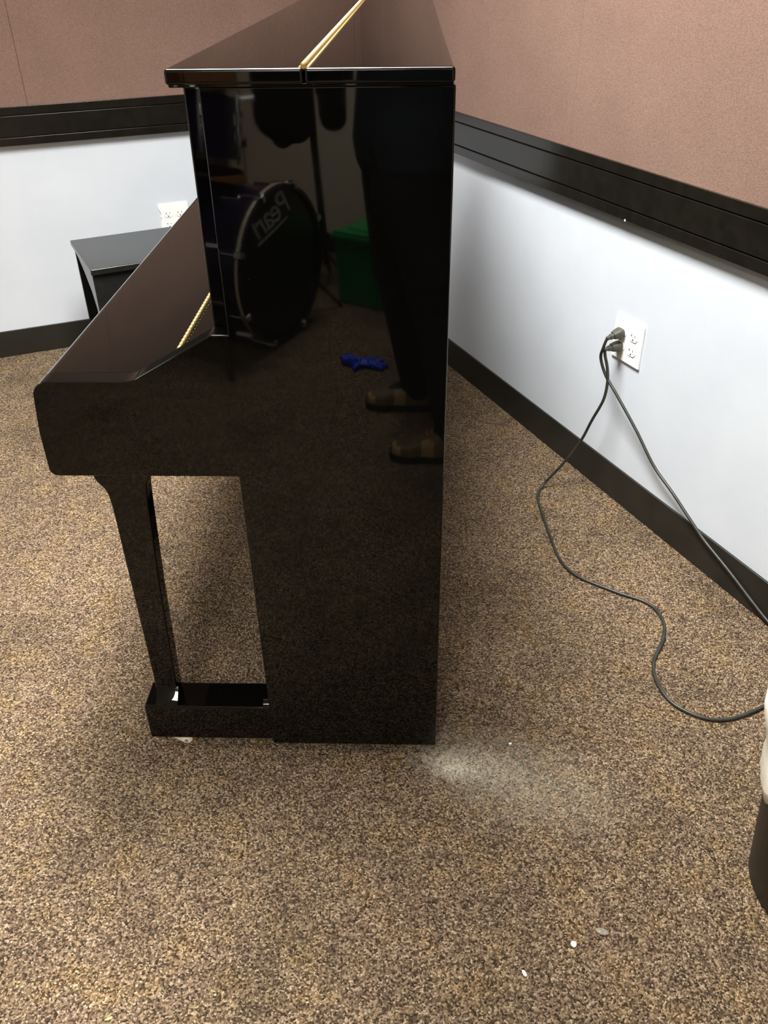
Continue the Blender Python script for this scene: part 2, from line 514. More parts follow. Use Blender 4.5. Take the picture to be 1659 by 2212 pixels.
X_BACK = 0.1785
side_prof = ([(X_BACK, 0.020), (X_BACK, 1.1905), (-0.1345, 1.1905), (-0.1345, 0.872), (-0.160, 0.872)]
             + [(-0.279, 0.8045), (-0.284, 0.8021), (-0.290, 0.8002), (-0.298, 0.799)]
             + [(-0.412, 0.799)] + arc(-0.414, 0.774, 0.0250, 95, 175, 6) + [(-0.4445, 0.715), (-0.4445, 0.652)]
             + arc(-0.4315, 0.6495, 0.013, 185, 265, 4) + [(-0.1440, 0.6365), (-0.1415, 0.020)])
ARM = 0.036
bm = mkbm(); prism(bm, side_prof, 0, ARM)
near_side = obj('side_panel', bm, LACQ, piano, bevel=0.0022, seg=3)
bm = mkbm(); prism(bm, side_prof, PL - ARM, PL)
obj('side_panel', bm, LACQ, piano, bevel=0.0022, seg=3)

# top lid in two leaves joined by a long brass hinge
for nm, x0, x1 in (('lid_front_leaf', -0.1725, -0.0048), ('lid_rear_leaf', -0.0032, 0.1772)):
    bm = mkbm(); box(bm, x0, x1, -0.008, PL + 0.008, 1.1935, 1.211)
    obj(nm, bm, LACQ, piano, bevel=0.0038, seg=4)
bm = mkbm(); box(bm, -0.1695, 0.1755, -0.005, PL + 0.005, 1.1905, 1.1945)
obj('lid_under_lip', bm, LACQ, piano, bevel=0.001, seg=1)


def knuckle(pitch, r):
    bm = mkbm(); h = pitch * 0.5
    M = Matrix.Rotation(-PI / 2, 4, 'X')
    lathe(bm, [(r * 0.35, -h), (r * 0.72, -h * 0.97), (r, -h * 0.78), (r * 0.88, -h * 0.3), (r * 0.80, h * 0.2), (r * 0.84, h * 0.70), (r * 0.68, h * 0.94), (r * 0.35, h)], 12, M)
    return bm


def long_hinge(x, z, y0, y1, pitch, r, leaf, tilt):
    h = mkbm()
    M = Matrix.Translation((x, 0, z)) @ Matrix.Rotation(tilt, 4, 'Y')
    box(h, -leaf, leaf, y0, y1, -0.0012, 0.0006, M)
    root = obj('brass_hinge', h, BRASS, piano, smooth=False); root['label'] = 'long brass hinge'
    n = int((y1 - y0) / pitch)
    first = None
    for i in range(n):
        loc = (x, y0 + (i + 0.5) * pitch, z + r * 0.35)
        if first is None:
            first = obj('hinge_knuckle', knuckle(pitch, r), BRASS, root); first.location = loc
        else:
            copy_of(first, root, loc)


long_hinge(-0.004, 1.2112, -0.004, PL, 0.0125, 0.0044, 0.0062, 0.0)

# upper front board and its end pillar strip
bm = mkbm(); box(bm, -0.1625, -0.136, ARM + 0.0015, PL - ARM - 0.0015, 0.7988, 1.189)
obj('upper_front_panel', bm, LACQ, piano, bevel=0.003, seg=3)
# fall board over the keys: flat front, slope, hinge line, fixed back strip
XH = -0.243                                     # hinge line of the fall board
fb = [(-0.4405, 0.700), (-0.4405, 0.772)] + arc(-0.4145, 0.7725, 0.0252, 172, 95, 5) + [(XH - 0.002, 0.7985), (XH - 0.002, 0.780), (-0.40, 0.778), (-0.42, 0.76), (-0.42, 0.700)]
bm = mkbm(); prism(bm, fb, ARM + 0.0012, PL - ARM - 0.0012); obj('fallboard', bm, LACQ, piano, bevel=0.0012, seg=2)
bm = mkbm(); box(bm, XH + 0.002, -0.137, ARM + 0.0012, PL - ARM - 0.0012, 0.780, 0.7985); obj('fallboard_back_strip', bm, LACQ, piano, bevel=0.0012, seg=2)
long_hinge(XH, 0.7995, ARM + 0.002, PL - ARM - 0.002, 0.0142, 0.0038, 0.0030, 0.0)
# key slip and key bed
bm = mkbm(); box(bm, -0.4395, -0.42, ARM + 0.0012, PL - ARM - 0.0012, 0.640, 0.6985); obj('key_slip', bm, LACQ, piano, bevel=0.003, seg=3)
bm = mkbm(); box(bm, -0.4195, -0.10, ARM, PL - ARM, 0.6385, 0.695); obj('key_bed', bm, LACQ, piano, bevel=0.001, seg=1)
# knee board, bottom board, back
bm = mkbm(); box(bm, -0.125, -0.105, ARM, PL - ARM, 0.118, 0.637); obj('knee_panel', bm, LACQ, piano, bevel=0.002, seg=2)
bm = mkbm(); box(bm, -0.135, 0.15, ARM, PL - ARM, 0.045, 0.117); obj('bottom_board', bm, LACQ, piano, bevel=0.002, seg=2)
bm = mkbm(); box(bm, 0.150, 0.172, ARM, PL - ARM, 0.045, 1.189); obj('back_board', bm, BLACKP, piano, smooth=False)
# toe blocks, legs, feet, casters at both ends
def leg_profile():
    left = [(-0.392, 0.6375), (-0.3905, 0.620), (-0.385, 0.606), (-0.3765, 0.595), (-0.3720, 0.583), (-0.3695, 0.555), (-0.3640, 0.120)]
    rightp = [(-0.3235, 0.120), (-0.3165, 0.385), (-0.3085, 0.560), (-0.3066, 0.590), (-0.3035, 0.604), (-0.2975, 0.614), (-0.2945, 0.620), (-0.2940, 0.6375)]
    return left + rightp


for k, (y0, y1) in enumerate(((0.0025, 0.070), (PL - 0.070, PL - 0.0025))):
    bm = mkbm(); box(bm, -0.3855, -0.10, y0, y1, 0.0275, 0.1165); obj('toe_block', bm, LACQ, piano, bevel=0.005, seg=4)
    ly0, ly1 = (0.029, 0.062) if k == 0 else (PL - 0.062, PL - 0.029)
    bm = mkbm(); prism(bm, leg_profile(), ly0, ly1); obj('leg', bm, LACQ, piano, bevel=0.003, seg=3)
    # flared foot of the leg: a low domed ramp running out to the toe block's edge
    f0 = ly0 + 0.002 if k == 0 else ly1 - 0.002
    sg = -1 if k == 0 else 1
    bm = mkbm(); nx, ny = 10, 8
    def fz(u, q): return 0.1168 + 0.0034 * (1 - (2 * u - 1) ** 2) * (1 - 0.5 * q) + 0.024 * (1 - q) ** 1.25 + 0.0006
    top_ = [[bm.verts.new((-0.3625 + 0.042 * u, f0 + sg * 0.0255 * q, fz(u, q))) for q in [b / ny for b in range(ny + 1)]] for u in [a / nx for a in range(nx + 1)]]
    bot_ = [[bm.verts.new((v.co.x, v.co.y, 0.1160)) for v in row] for row in top_]
    for a in range(nx):
        for b in range(ny):
            bm.faces.new((top_[a][b], top_[a + 1][b], top_[a + 1][b + 1], top_[a][b + 1])); bm.faces.new((bot_[a][b], bot_[a][b + 1], bot_[a + 1][b + 1], bot_[a + 1][b]))
    for a in range(nx):
        for b in (0, ny):
            bm.faces.new((top_[a][b], top_[a + 1][b], bot_[a + 1][b], bot_[a][b]))
    for b in range(ny):
        for a in (0, nx):
            bm.faces.new((top_[a][b], top_[a][b + 1], bot_[a][b + 1], bot_[a][b]))
    obj('leg_foot', bm, LACQ, piano, angle=45)
    # small cove where the toe block meets the side panel
    g = 0.0025 if k == 0 else PL - 0.0025
    cv = [(g, 0.116), (g - sg * 0.012, 0.116), (g - sg * 0.012, 0.128), (g - sg * 0.008, 0.122), (g - sg * 0.003, 0.1185)]
    bm = mkbm(); prism(bm, cv, -0.1540, -0.1400, axis='x'); obj('corner_cove', bm, LACQ, piano, angle=60)
    # caster: cream fork and brass wheel
    cy = 0.030 if k == 0 else PL - 0.030
    cast = mkbm(); prism(cast, [(-0.352, 0.030), (-0.352, 0.025), (-0.335, 0.013), (-0.322, 0.004), (-0.312, 0.004), (-0.306, 0.012), (-0.306, 0.030)], cy - 0.019, cy - 0.013)
    prism(cast, [(-0.352, 0.030), (-0.352, 0.025), (-0.335, 0.013), (-0.322, 0.004), (-0.312, 0.004), (-0.306, 0.012), (-0.306, 0.030)], cy + 0.013, cy + 0.019)
    box(cast, -0.352, -0.306, cy - 0.019, cy + 0.019, 0.026, 0.031)
    cs = obj('caster', cast, CREAM, piano, bevel=0.0015, seg=2); cs['label'] = 'cream caster with a brass wheel'
    bm = mkbm(); lathe(bm, [(0.010, -0.012), (0.0145, -0.010), (0.0148, 0), (0.0145, 0.010), (0.010, 0.012)], 24, Matrix.Translation((-0.312, cy, 0.0148)) @ Matrix.Rotation(PI / 2, 4, 'X'))
    obj('wheel', bm, BRASS, cs)
    bm = mkbm(); lathe(bm, [(0.0035, -0.021), (0.0035, 0.021)], 12, Matrix.Translation((-0.318, cy, 0.013)) @ Matrix.Rotation(PI / 2, 4, 'X'))
    obj('axle', bm, CHROME, cs)
    bm = mkbm(); lathe(bm, [(0.010, -0.012), (0.0148, 0), (0.010, 0.012)], 24, Matrix.Translation((0.12, cy + (0.03 if k == 0 else -0.03), 0.0148)) @ Matrix.Rotation(PI / 2, 4, 'X'))
    box(bm, 0.100, 0.140, cy - 0.02 + (0.03 if k == 0 else -0.03), cy + 0.02 + (0.03 if k == 0 else -0.03), 0.026, 0.047)
    obj('rear_caster', bm, BRASS, piano)

# ================================================================== black bench against the back wall
BA, BBk = -0.199, 2.120        # left rear corner in room axes
bench = empty('piano_bench', rw(BA, BBk), TH + 0.06)
tag(bench, 'black wooden bench with flat top, standing before the back wall', 'bench')
BL, BD, BZ = 0.76, 0.375, 0.480
bm = mkbm(); box(bm, 0, BL, -BD, 0, BZ - 0.020, BZ); obj('seat', bm, BENCHM, bench, bevel=0.004, seg=3)
bm = mkbm(); box(bm, 0.004, BL - 0.004, -BD + 0.010, -BD + 0.028, 0.0, BZ - 0.0205); obj('front_panel', bm, BENCHM, bench, bevel=0.002, seg=2)
bm = mkbm(); box(bm, 0.120, 0.132, -BD + 0.0085, -BD + 0.0105, 0.335, 0.347); o = obj('sticker', bm, PAPER, bench, smooth=False); o['label'] = 'small white sticker'
bm = mkbm(); box(bm, 0.008, BL - 0.008, -0.0175, -0.004, 0.0, BZ - 0.0205); obj('rear_panel', bm, BENCHM, bench, bevel=0.002, seg=2)
for k in (0, 1):
    prof = [(-0.018, BZ - 0.0205), (-BD + 0.0285, BZ - 0.0205), (-BD + 0.0285, 0.0), (-BD + 0.050, 0.0), (-BD + 0.056, BZ - 0.20), (-BD + 0.068, BZ - 0.15),
            (-BD + 0.115, BZ - 0.105), (-0.17, BZ - 0.065), (-0.09, BZ - 0.040), (-0.018, BZ - 0.030)]
    x0 = 0.006 if k == 0 else BL - 0.026
    bm = mkbm(); prism(bm, prof, x0, x0 + 0.020, axis='x'); obj('leg_bracket', bm, BENCHM, bench, bevel=0.0015, seg=2)

# ================================================================== wall outlets
def outlet(name, parent_loc, rz, label, chipped):
    """double-gang plate: local x across, local -y out of the wall, z up"""
    t = empty(name, parent_loc, rz); tag(t, label, 'outlet', 'double wall outlets')
    hw, hh = 0.0575, 0.0575
    if chipped:
        pts = [(-hw, hh), (hw, hh), (hw, -hh), (-hw + 0.004, -hh), (-hw + 0.005, -0.012), (-hw + 0.0085, 0.004), (-hw + 0.005, 0.013), (-hw + 0.009, 0.018), (-hw + 0.0065, 0.029), (-hw + 0.001, 0.042)]
    else:
        pts = [(-hw, hh), (hw, hh), (hw, -hh), (-hw, -hh)]
    bm = mkbm(); prism(bm, pts, -0.0055, 0.001); obj('cover_plate', bm, WHITEP, t, bevel=0.002, seg=2)
    for gx in (-0.023, 0.023):
        for gz in (-0.0195, 0.0195):
            out = [(gx + 0.0168 * math.cos(a) * (1 if abs(math.cos(a)) > .0 else 1), gz + 0.0140 * max(-0.86, min(0.86, math.sin(a)))) for a in [2 * PI * i / 28 for i in range(28)]]
            bm = mkbm(); prism(bm, out, -0.0072, -0.004)
            r = obj('receptacle', bm, WHITEP, t, bevel=0.0006, seg=1)
            bm = mkbm(); box(bm, gx - 0.0072, gx - 0.0058, -0.0076, -0.007, gz + 0.0005, gz + 0.0080)
            box(bm, gx - 0.0072, gx - 0.0102, -0.0076, -0.007, gz + 0.0036, gz + 0.0048)
            obj('blade_slot', bm, SLOT, r, smooth=False)
            bm = mkbm(); box(bm, gx + 0.0058, gx + 0.0072, -0.0076, -0.007, gz + 0.0010, gz + 0.0076)
            obj('blade_slot', bm, SLOT, r, smooth=False)
            bm = mkbm(); lathe(bm, [(0.0023, 0), (0.0023, 0.0006)], 12, Matrix.Translation((gx, -0.0070, gz - 0.0068)) @ Matrix.Rotation(PI / 2, 4, 'X'))
            obj('ground_hole', bm, SLOT, r)
        bm = mkbm(); lathe(bm, [(0.003, 0), (0.0026, 0.0010)], 12, Matrix.Translation((gx, -0.0054, 0)) @ Matrix.Rotation(PI / 2, 4, 'X'))
        obj('screw', bm, WHITEP, t)
    return t


# on the right wall, local -y points into the room
OUT_B, OUT_Z = 0.5815, 0.4625
outlet('wall_outlet', rw(A_R, OUT_B, OUT_Z, TR), TR - PI / 2, 'white double wall outlet with two black plugs in it', False)
outlet('wall_outlet', rw(0.2165, B_B, 0.447), TH, 'white chipped double wall outlet behind the black bench', True)

# ================================================================== power cords
def plug(z, dz):
    """plug body on the right wall in the gang nearer the piano; returns its meshes' matrix"""
    base = rw(A_R - 0.0075, OUT_B + 0.023, z, TR)
    outw = (rw(-1, 0, 0, TR) + Vector((0, 0, dz))).normalized()
    sidev = rw(0, 1, 0, TR); upv = outw.cross(sidev) * -1
    sidev = upv.cross(outw) * -1
    M = Matrix((sidev, upv, outw)).transposed().to_4x4(); M.translation = base
    return M


def plug_mesh(M):
    bm = mkbm()
    secs = [(0.0, 0.0125, 0.0105), (0.003, 0.0142, 0.0122), (0.010, 0.0140, 0.0118), (0.022, 0.0118, 0.0100), (0.0275, 0.0098, 0.0088), (0.0282, 0.0070, 0.0068), (0.037, 0.0066, 0.0064), (0.0375, 0.0052, 0.0052), (0.047, 0.0046, 0.0046)]
    rings = []
    for h, hx, hy in secs:
        ring = []
        for i in range(16):
            a = 2 * PI * i / 16
            ca, sa = math.cos(a), math.sin(a)
            q = 0.45
            ring.append(bm.verts.new(M @ Vector((hx * math.copysign(abs(ca) ** q, ca), hy * math.copysign(abs(sa) ** q, sa), h))))
        rings.append(ring)
    for a, b in zip(rings, rings[1:]):
        for i in range(16):
            bm.faces.new((a[i], a[(i + 1) % 16], b[(i + 1) % 16], b[i]))
    bm.faces.new(rings[0][::-1]); bm.faces.new(rings[-1])
    return bm


M1, M2 = plug(0.482, -0.25), plug(0.4435, -0.05)
tip1, tip2 = M1 @ Vector((0, 0, 0.046)), M2 @ Vector((0, 0, 0.046))
c1 = [M1 @ Vector((0, 0, 0.040)), tip1, (0.6295, 0.9715, 0.4428), (0.6294, 0.981, 0.4099), (0.6453, 0.9638, 0.3671), (0.6729, 0.9215, 0.328), (0.7165, 0.8478, 0.264),
      (0.7554, 0.7792, 0.1994), (0.7931, 0.7086, 0.1608), (0.831, 0.6377, 0.1183), (0.8549, 0.5916, 0.0933), (0.8945, 0.5121, 0.0642), (0.9566, 0.3851, 0.0142),
      (0.99, 0.314, 0.0050), (1.05, 0.19, 0.0045), (1.12, 0.05, 0.0045)]
c2 = [M2 @ Vector((0, 0, 0.040)), tip2, (0.6366, 0.9704, 0.4237), (0.6458, 0.9626, 0.389), (0.6495, 0.9548, 0.3498), (0.6447, 0.9533, 0.3001), (0.6254, 0.9708, 0.2292),
      (0.6076, 0.9851, 0.1615), (0.5734, 0.9872, 0.0953), (0.5147, 0.9849, 0.012)] + [(x, y, 0.0042) for x, y in
      ((0.4929, 0.933), (0.4926, 0.8656), (0.501, 0.7528), (0.5122, 0.6385), (0.5458, 0.5652), (0.6305, 0.5021), (0.6994, 0.459), (0.7197, 0.3971),
       (0.7035, 0.3298), (0.6657, 0.2571), (0.6588, 0.1933), (0.6782, 0.1334), (0.7299, 0.0959), (0.7857, 0.0944), (0.8631, 0.1301), (0.9521, 0.1913))]
for pts, M, lab in ((c1, M1, 'black power cord from the upper plug, running down along the wall'),
                    (c2, M2, 'black power cord from the lower plug, snaking over the carpet')):
    t = empty('power_cord', M.translation); tag(t, lab, 'power cord', 'power cords in the wall outlet')
    off = Vector(M.translation)
    bm = mkbm(); tube(bm, [p - off for p in spline(pts, 8)], 0.0040, 10); obj('cable', bm, CORDM, t)
    Ml = M.copy(); Ml.translation = (0, 0, 0)
    obj('plug', plug_mesh(Ml), PLUGM, t, angle=50)

# ================================================================== waste bin at the right edge
BINX, BINY = 0.822, -0.280
bin_ = empty('waste_bin', (BINX, BINY, 0)); tag(bin_, 'black plastic waste bin with white liner at the right edge', 'waste bin')
bm = mkbm(); lathe(bm, [(0.104, 0.0), (0.115, 0.002), (0.118, 0.010), (0.1520, 0.385), (0.157, 0.390), (0.157, 0.400), (0.150, 0.400), (0.146, 0.385), (0.112, 0.012), (0.0, 0.010)], 48, cap=False)
obj('bin_body', bm, BLACKP, bin_)
bm = mkbm()
n = 72; rings = []
prof = [(0.128, 0.22), (0.140, 0.34), (0.151, 0.400), (0.160, 0.414), (0.169, 0.410), (0.172, 0.390), (0.164, 0.355), (0.155, 0.322), (0.1510, 0.288), (0.1515, 0.255), (0.1440, 0.228)]
for k, (r, h) in enumerate(prof):
    ring = []
    for i in range(n):
        a = 2 * PI * i / n
        p = noise.noise(Vector((math.cos(a) * 3.2, math.sin(a) * 3.2, 1.7 + k * 0.25)))
        q = noise.noise(Vector((math.cos(a) * 9, math.sin(a) * 9, 4.7 + k * 0.3)))
        out = 0.0 if k < 3 else 0.002 + 0.006 * p + 0.003 * q
        dz = (0.024 * p if k >= 8 else 0.006 * p if k > 1 else 0)
        ring.append(bm.verts.new(((r + out) * math.cos(a), (r + out) * math.sin(a), h + dz)))
    rings.append(ring)
for a, b in zip(rings, rings[1:]):
    for i in range(n):
        bm.faces.new((a[i], a[(i + 1) % n], b[(i + 1) % n], b[i]))
o = obj('bin_liner', bm, BAGM, bin_, angle=80); o['label'] = 'crumpled white plastic liner'
sol = o.modifiers.new('thick', 'SOLIDIFY'); sol.thickness = 0.001

# ================================================================== scraps on the carpet
def scrap(loc, pts, h, mat, rz, name, label):
    bm = mkbm(); prism(bm, pts, 0.0, h, axis='z')
    for v in bm.verts:
        v.co.z += 0.0012 * noise.noise(v.co * 180) if v.co.z > 0 else 0
    o = obj(name, bm, mat, bevel=0.0006, seg=1); o.location = loc; o.rotation_euler.z = rz
    tag(o, label, 'scrap', 'scraps on the carpet')


scrap((0.3906, -0.3858, 0.0005), [(0.0048 * math.cos(a) * (1 + .1 * math.sin(3 * a)), 0.0050 * math.sin(a)) for a in [i * PI / 6 for i in range(12)]], 0.004, PAPER, 0.2, 'paper_scrap', 'roundest white scrap on the carpet, left of the clear shred')
scrap((0.3069, -0.4332, 0.0005), [(-0.0055, 0.002), (-0.002, 0.0036), (0.0052, 0.0015), (0.0055, -0.0022), (0.001, -0.003), (-0.004, -0.0010)], 0.003, PAPER, -0.85, 'paper_scrap', 'oblong white scrap nearest the bottom of the picture')
scrap((0.3282, 0.0227, 0.0005), [(-0.0034, 0.001), (0, 0.0028), (0.0036, 0.0012), (0.0026, -0.002), (-0.0024, -0.0022)], 0.003, PAPER, 0.3, 'paper_scrap', 'tiny white scrap behind the spilt powder by the piano')
scrap((-0.3201, -0.5146, 0.0005), [(-0.006, -0.002), (-0.001, 0.0022), (0.005, 0.0035), (0.0055, 0.001), (0, -0.0022)], 0.002, YELLOW, 0.1, 'paper_scrap', 'pale yellow scrap at the lower left edge')
# clear plastic shred
M = Mat('clear_film', rgb(240, 234, 220), 0.22); M.b.inputs['Transmission Weight'].default_value = 0.80
bm = mkbm(); n = 10
g = [[bm.verts.new(((i / n - .5) * 0.022, (j / 5 - .5) * 0.012 * math.sqrt(max(0.05, 1 - (2 * i / n - 1) ** 2)), 0.002 + 0.0022 * math.cos((j / 5 - .5) * 2.6) + 0.0012 * noise.noise(Vector((i * .6, j * .8, 3))))) for j in range(6)] for i in range(n + 1)]
for i in range(n):
    for j in range(5):
        bm.faces.new((g[i][j], g[i + 1][j], g[i + 1][j + 1], g[i][j + 1]))
o = obj('plastic_shred', bm, M.m, angle=80); o.location = (0.4395, -0.3634, 0.0005); o.rotation_euler.z = -0.3
so = o.modifiers.new('t', 'SOLIDIFY'); so.thickness = 0.0004
tag(o, 'clear plastic shred beside the round white scrap', 'scrap', 'scraps on the carpet')

# ================================================================== behind the camera: what the lacquered side mirrors
# bass drum
dn = Vector((0.91, 0.41, 0)).normalized()                 # the way its front head faces
drum = empty('bass_drum', (-0.375, -2.105, 0)); tag(drum, 'dark purple bass drum mirrored in the piano side, black head', 'drum')
drum.rotation_euler.z = math.atan2(dn.y, dn.x)            # local x = out of the front head
RX = Matrix.Rotation(PI / 2, 4, 'Y')                      # lathe axis z -> x
CZ = 0.305
MD = Matrix.Translation((0, 0, CZ)) @ RX
bm = mkbm(); lathe(bm, [(0.270, -0.44), (0.279, -0.435), (0.279, -0.02), (0.270, -0.015)], 64, MD); obj('shell', bm, DRUMSH, drum)
head = mkbm(); lathe(head, [(0.270, -0.012), (0.276, 0.0), (0.255, 0.003), (0.001, 0.004)], 64, MD); head = obj('drum_head', head, DRUMHD, drum)
for h0, nm in ((-0.005, 'front'), (-0.445, 'rear')):
    bm = mkbm(); lathe(bm, [(0.280, h0 - 0.022), (0.296, h0 - 0.022), (0.298, h0 - 0.010), (0.298, h0 + 0.010), (0.296, h0 + 0.018), (0.281, h0 + 0.018), (0.280, h0 - 0.022)], 72, MD, cap=False)
    hp = obj('hoop', bm, DRUMSH, drum)
    bm = mkbm(); lathe(bm, [(0.2985, h0 - 0.007), (0.2992, h0 - 0.006), (0.2992, h0 + 0.006), (0.2985, h0 + 0.007)], 72, MD, cap=False)
    obj('hoop_inlay', bm, HOOPM, hp)
for i in range(8):
    a = 2 * PI * (i + 0.5) / 8
    ca, sa = math.cos(a), math.sin(a)
    R = Matrix.Translation((0, 0, CZ)) @ Matrix.Rotation(a, 4, 'X')
    lug = mkbm(); box(lug, -0.165, -0.085, -0.010, 0.010, 0.276, 0.294, R)
    lg = obj('lug', lug, CHROME, drum, bevel=0.004, seg=2)
    bm = mkbm(); tube(bm, [R @ Vector((-0.09, 0, 0.300)), R @ Vector((0.022, 0, 0.306))], 0.0035, 8); obj('tension_rod', bm, CHROME, lg)
    bm = mkbm(); box(bm, -0.012, 0.020, -0.012, 0.012, 0.298, 0.310, R); box(bm, 0.012, 0.022, -0.010, 0.010, 0.282, 0.302, R); obj('claw', bm, CHROME, lg, bevel=0.003, seg=2)
for s in (-1, 1):
    bm = mkbm(); tube(bm, [(-0.10, s * 0.270, CZ - 0.06), (-0.06, s * 0.33, CZ - 0.16), (0.02, s * 0.42, 0.008)], 0.008, 10); obj('spur', bm, BLACKP, drum)
# brand lettering on the head
cu = bpy.data.curves.new('t', 'FONT'); cu.body = 'Pearl'; cu.size = 0.135; cu.shear = 0.35; cu.align_x = 'CENTER'; cu.extrude = 0.0006; cu.space_character = 0.92; cu.offset = 0.0008
to = bpy.data.objects.new('t', cu); COL.objects.link(to)
dg = bpy.context.evaluated_depsgraph_get(); dg.update()
lm = bpy.data.meshes.new_from_object(to.evaluated_get(dg)); bpy.data.objects.remove(to)
TM = Matrix(((0, 0, 1, 0.0045), (1, 0, 0, 0.0), (0, 1, 0, CZ + 0.165), (0, 0, 0, 1)))
lm.transform(Matrix(((0, 0, 1, 0.0048), (1, 0, 0, 0.03), (0, 1, 0, CZ + 0.165), (0, 0, 0, 1))) @ Matrix.Rotation(-0.24, 4, 'Z'))
lm.materials.clear()
lo = obj('lettering', lm, LOGOM, head, smooth=False); lo['label'] = 'silver script lettering'
bm = mkbm(); prism(bm, [(-0.06, CZ + 0.166), (0.03, CZ + 0.141), (0.150, CZ + 0.112), (0.152, CZ + 0.120), (0.03, CZ + 0.149), (-0.06, CZ + 0.172)], 0.0040, 0.0055, axis='x')
lo2 = obj('lettering_underline', bm, LOGOM, head, smooth=False)

# tom-tom on its post
tom = empty('tom_drum', (-0.66, -2.22, 0)); tag(tom, 'black tom drum above the bass drum, mirrored beside the chrome post', 'drum')
TMx = Matrix.Translation((0, 0, 0.76)) @ Matrix.Rotation(0.35, 4, 'X')
bm = mkbm(); lathe(bm, [(0.150, -0.12), (0.153, -0.118), (0.153, 0.118), (0.150, 0.12)], 48, TMx); obj('shell', bm, DRUMSH, tom)
bm = mkbm(); lathe(bm, [(0.153, 0.105), (0.159, 0.105), (0.160, 0.13), (0.154, 0.13)], 48, TMx, cap=False); obj('hoop', bm, CHROME, tom)
bm = mkbm(); lathe(bm, [(0.153, -0.13), (0.159, -0.13), (0.160, -0.105), (0.154, -0.105)], 48, TMx, cap=False); obj('hoop', bm, CHROME, tom)
bm = mkbm(); lathe(bm, [(0.152, 0.118), (0.150, 0.124), (0.001, 0.125)], 48, TMx); obj('drum_head', bm, DRUMHD, tom)
for i in range(6):
    a = 2 * PI * i / 6 + 0.3
    R = TMx @ Matrix.Rotation(a, 4, 'Z')
    bm = mkbm(); box(bm, 0.152, 0.168, -0.009, 0.009, -0.055, -0.015, R); box(bm, 0.152, 0.168, -0.009, 0.009, 0.015, 0.055, R); tube(bm, [R @ Vector((0.163, 0, -0.12)), R @ Vector((0.163, 0, 0.12))], 0.003, 8)
    obj('lug', bm, CHROME, tom, bevel=0.002, seg=1)
bm = mkbm(); tube(bm, [(0.135, -0.06, 0.600), (0.135, -0.06, 0.86)], 0.011, 12); box(bm, 0.11, 0.16, -0.08, -0.04, 0.70, 0.73); box(bm, 0.115, 0.155, -0.08, -0.04, 0.80, 0.82); tube(bm, [(0.10, -0.06, 0.855), (0.20, -0.08, 0.865)], 0.009, 10); tube(bm, [(0.135, -0.06, 0.77), (0.06, -0.02, 0.76)], 0.009, 10)
obj('mount_post', bm, CHROME, tom)

# black cloth over a stand
st = empty('music_stand', (-0.275, -2.76, 0)); tag(st, 'black stand pole mirrored between the drum and green bin', 'stand')
bm = mkbm(); tube(bm, [(0.01, 0, 0.10), (-0.02, 0.0, 0.62), (-0.03, 0.0, 1.02)], 0.016, 12); obj('pole', bm, CLOTHK, st)
bm = mkbm(); box(bm, -0.26, 0.16, -0.012, 0.0, 0.86, 1.10); obj('desk', bm, BLACKP, st, bevel=0.004, seg=2)
for i in range(3):
    a = 2 * PI * i / 3 + 0.5
    bm = mkbm(); tube(bm, [(0.01, 0, 0.16), (0.01 + 0.15 * math.cos(a), 0.15 * math.sin(a), 0.012)], 0.009, 10); obj('leg', bm, BLACKP, st)
bm = mkbm()
capsule(bm, (-0.17, 0.02, 1.04), (-0.17, 0.03, 0.74), 0.10, 0.10, squash=((1, 0, 0), 0.45))
capsule(bm, (-0.10, 0.02, 1.04), (-0.09, 0.03, 0.70), 0.09, 0.075, squash=((1, 0, 0), 0.45))
capsule(bm, (-0.21, 0.02, 1.00), (-0.21, 0.03, 0.80), 0.06, 0.05, squash=((1, 0, 0), 0.5))
capsule(bm, (-0.14, 0.02, 0.80), (-0.15, 0.03, 0.655), 0.09, 0.05, squash=((1, 0, 0), 0.45))
capsule(bm, (0.06, 0.02, 1.04), (0.07, 0.03, 0.73), 0.075, 0.06, squash=((1, 0, 0), 0.45))
capsule(bm, (-0.22, 0.0, 1.08), (0.12, 0.0, 1.08), 0.06, 0.06)
jk = merged(bm, 0.010, 4)
for v in jk.vertices:
    v.co.y += 0.012 * noise.noise(Vector((v.co.x * 16, 0, v.co.z * 5)))
o = obj('black_jacket', jk, CLOTHK, angle=180); o.location = (-0.275, -2.76, 0)
tag(o, 'black cloth jacket hanging over the stand, mirrored in the piano', 'jacket')

# green storage bin with lid
gb = empty('storage_bin', (-0.105, -2.485, 0), math.atan2(0.133, 0.224)); tag(gb, 'green plastic storage bin mirrored beside the dark trouser leg', 'storage bin')
W2, D2 = 0.21, 0.34
bm = mkbm()
pr = [(-W2 * 0.94, 0.0), (W2 * 0.94, 0.0), (W2, 0.285), (-W2, 0.285)]
a = [bm.verts.new((x + 0.085, -0.005, z)) for x, z in pr]; b = [bm.verts.new((x + 0.085, -D2, z)) for x, z in pr]
bm.faces.new(a); bm.faces.new(b[::-1])
for i in range(4):
    bm.faces.new((a[i], a[(i + 1) % 4], b[(i + 1) % 4], b[i]))
obj('bin_body', bm, GREEN, gb, bevel=0.01, seg=3)
bm = mkbm(); box(bm, 0.085 - W2 - 0.012, 0.085 + W2 + 0.012, -D2 - 0.012, 0.008, 0.280, 0.302); obj('rim', bm, GREEN, gb, bevel=0.004, seg=2)
ML = Matrix.Translation((0.085, -D2 / 2, 0.303))
bm = mkbm(); box(bm, -W2, W2, -D2 / 2, D2 / 2, 0.0, 0.012, ML); box(bm, -W2 * 0.75, W2 * 0.75, -D2 * 0.38, D2 * 0.38, 0.012, 0.020, ML); obj('bin_lid', bm, GREEN, gb, bevel=0.004, seg=2)
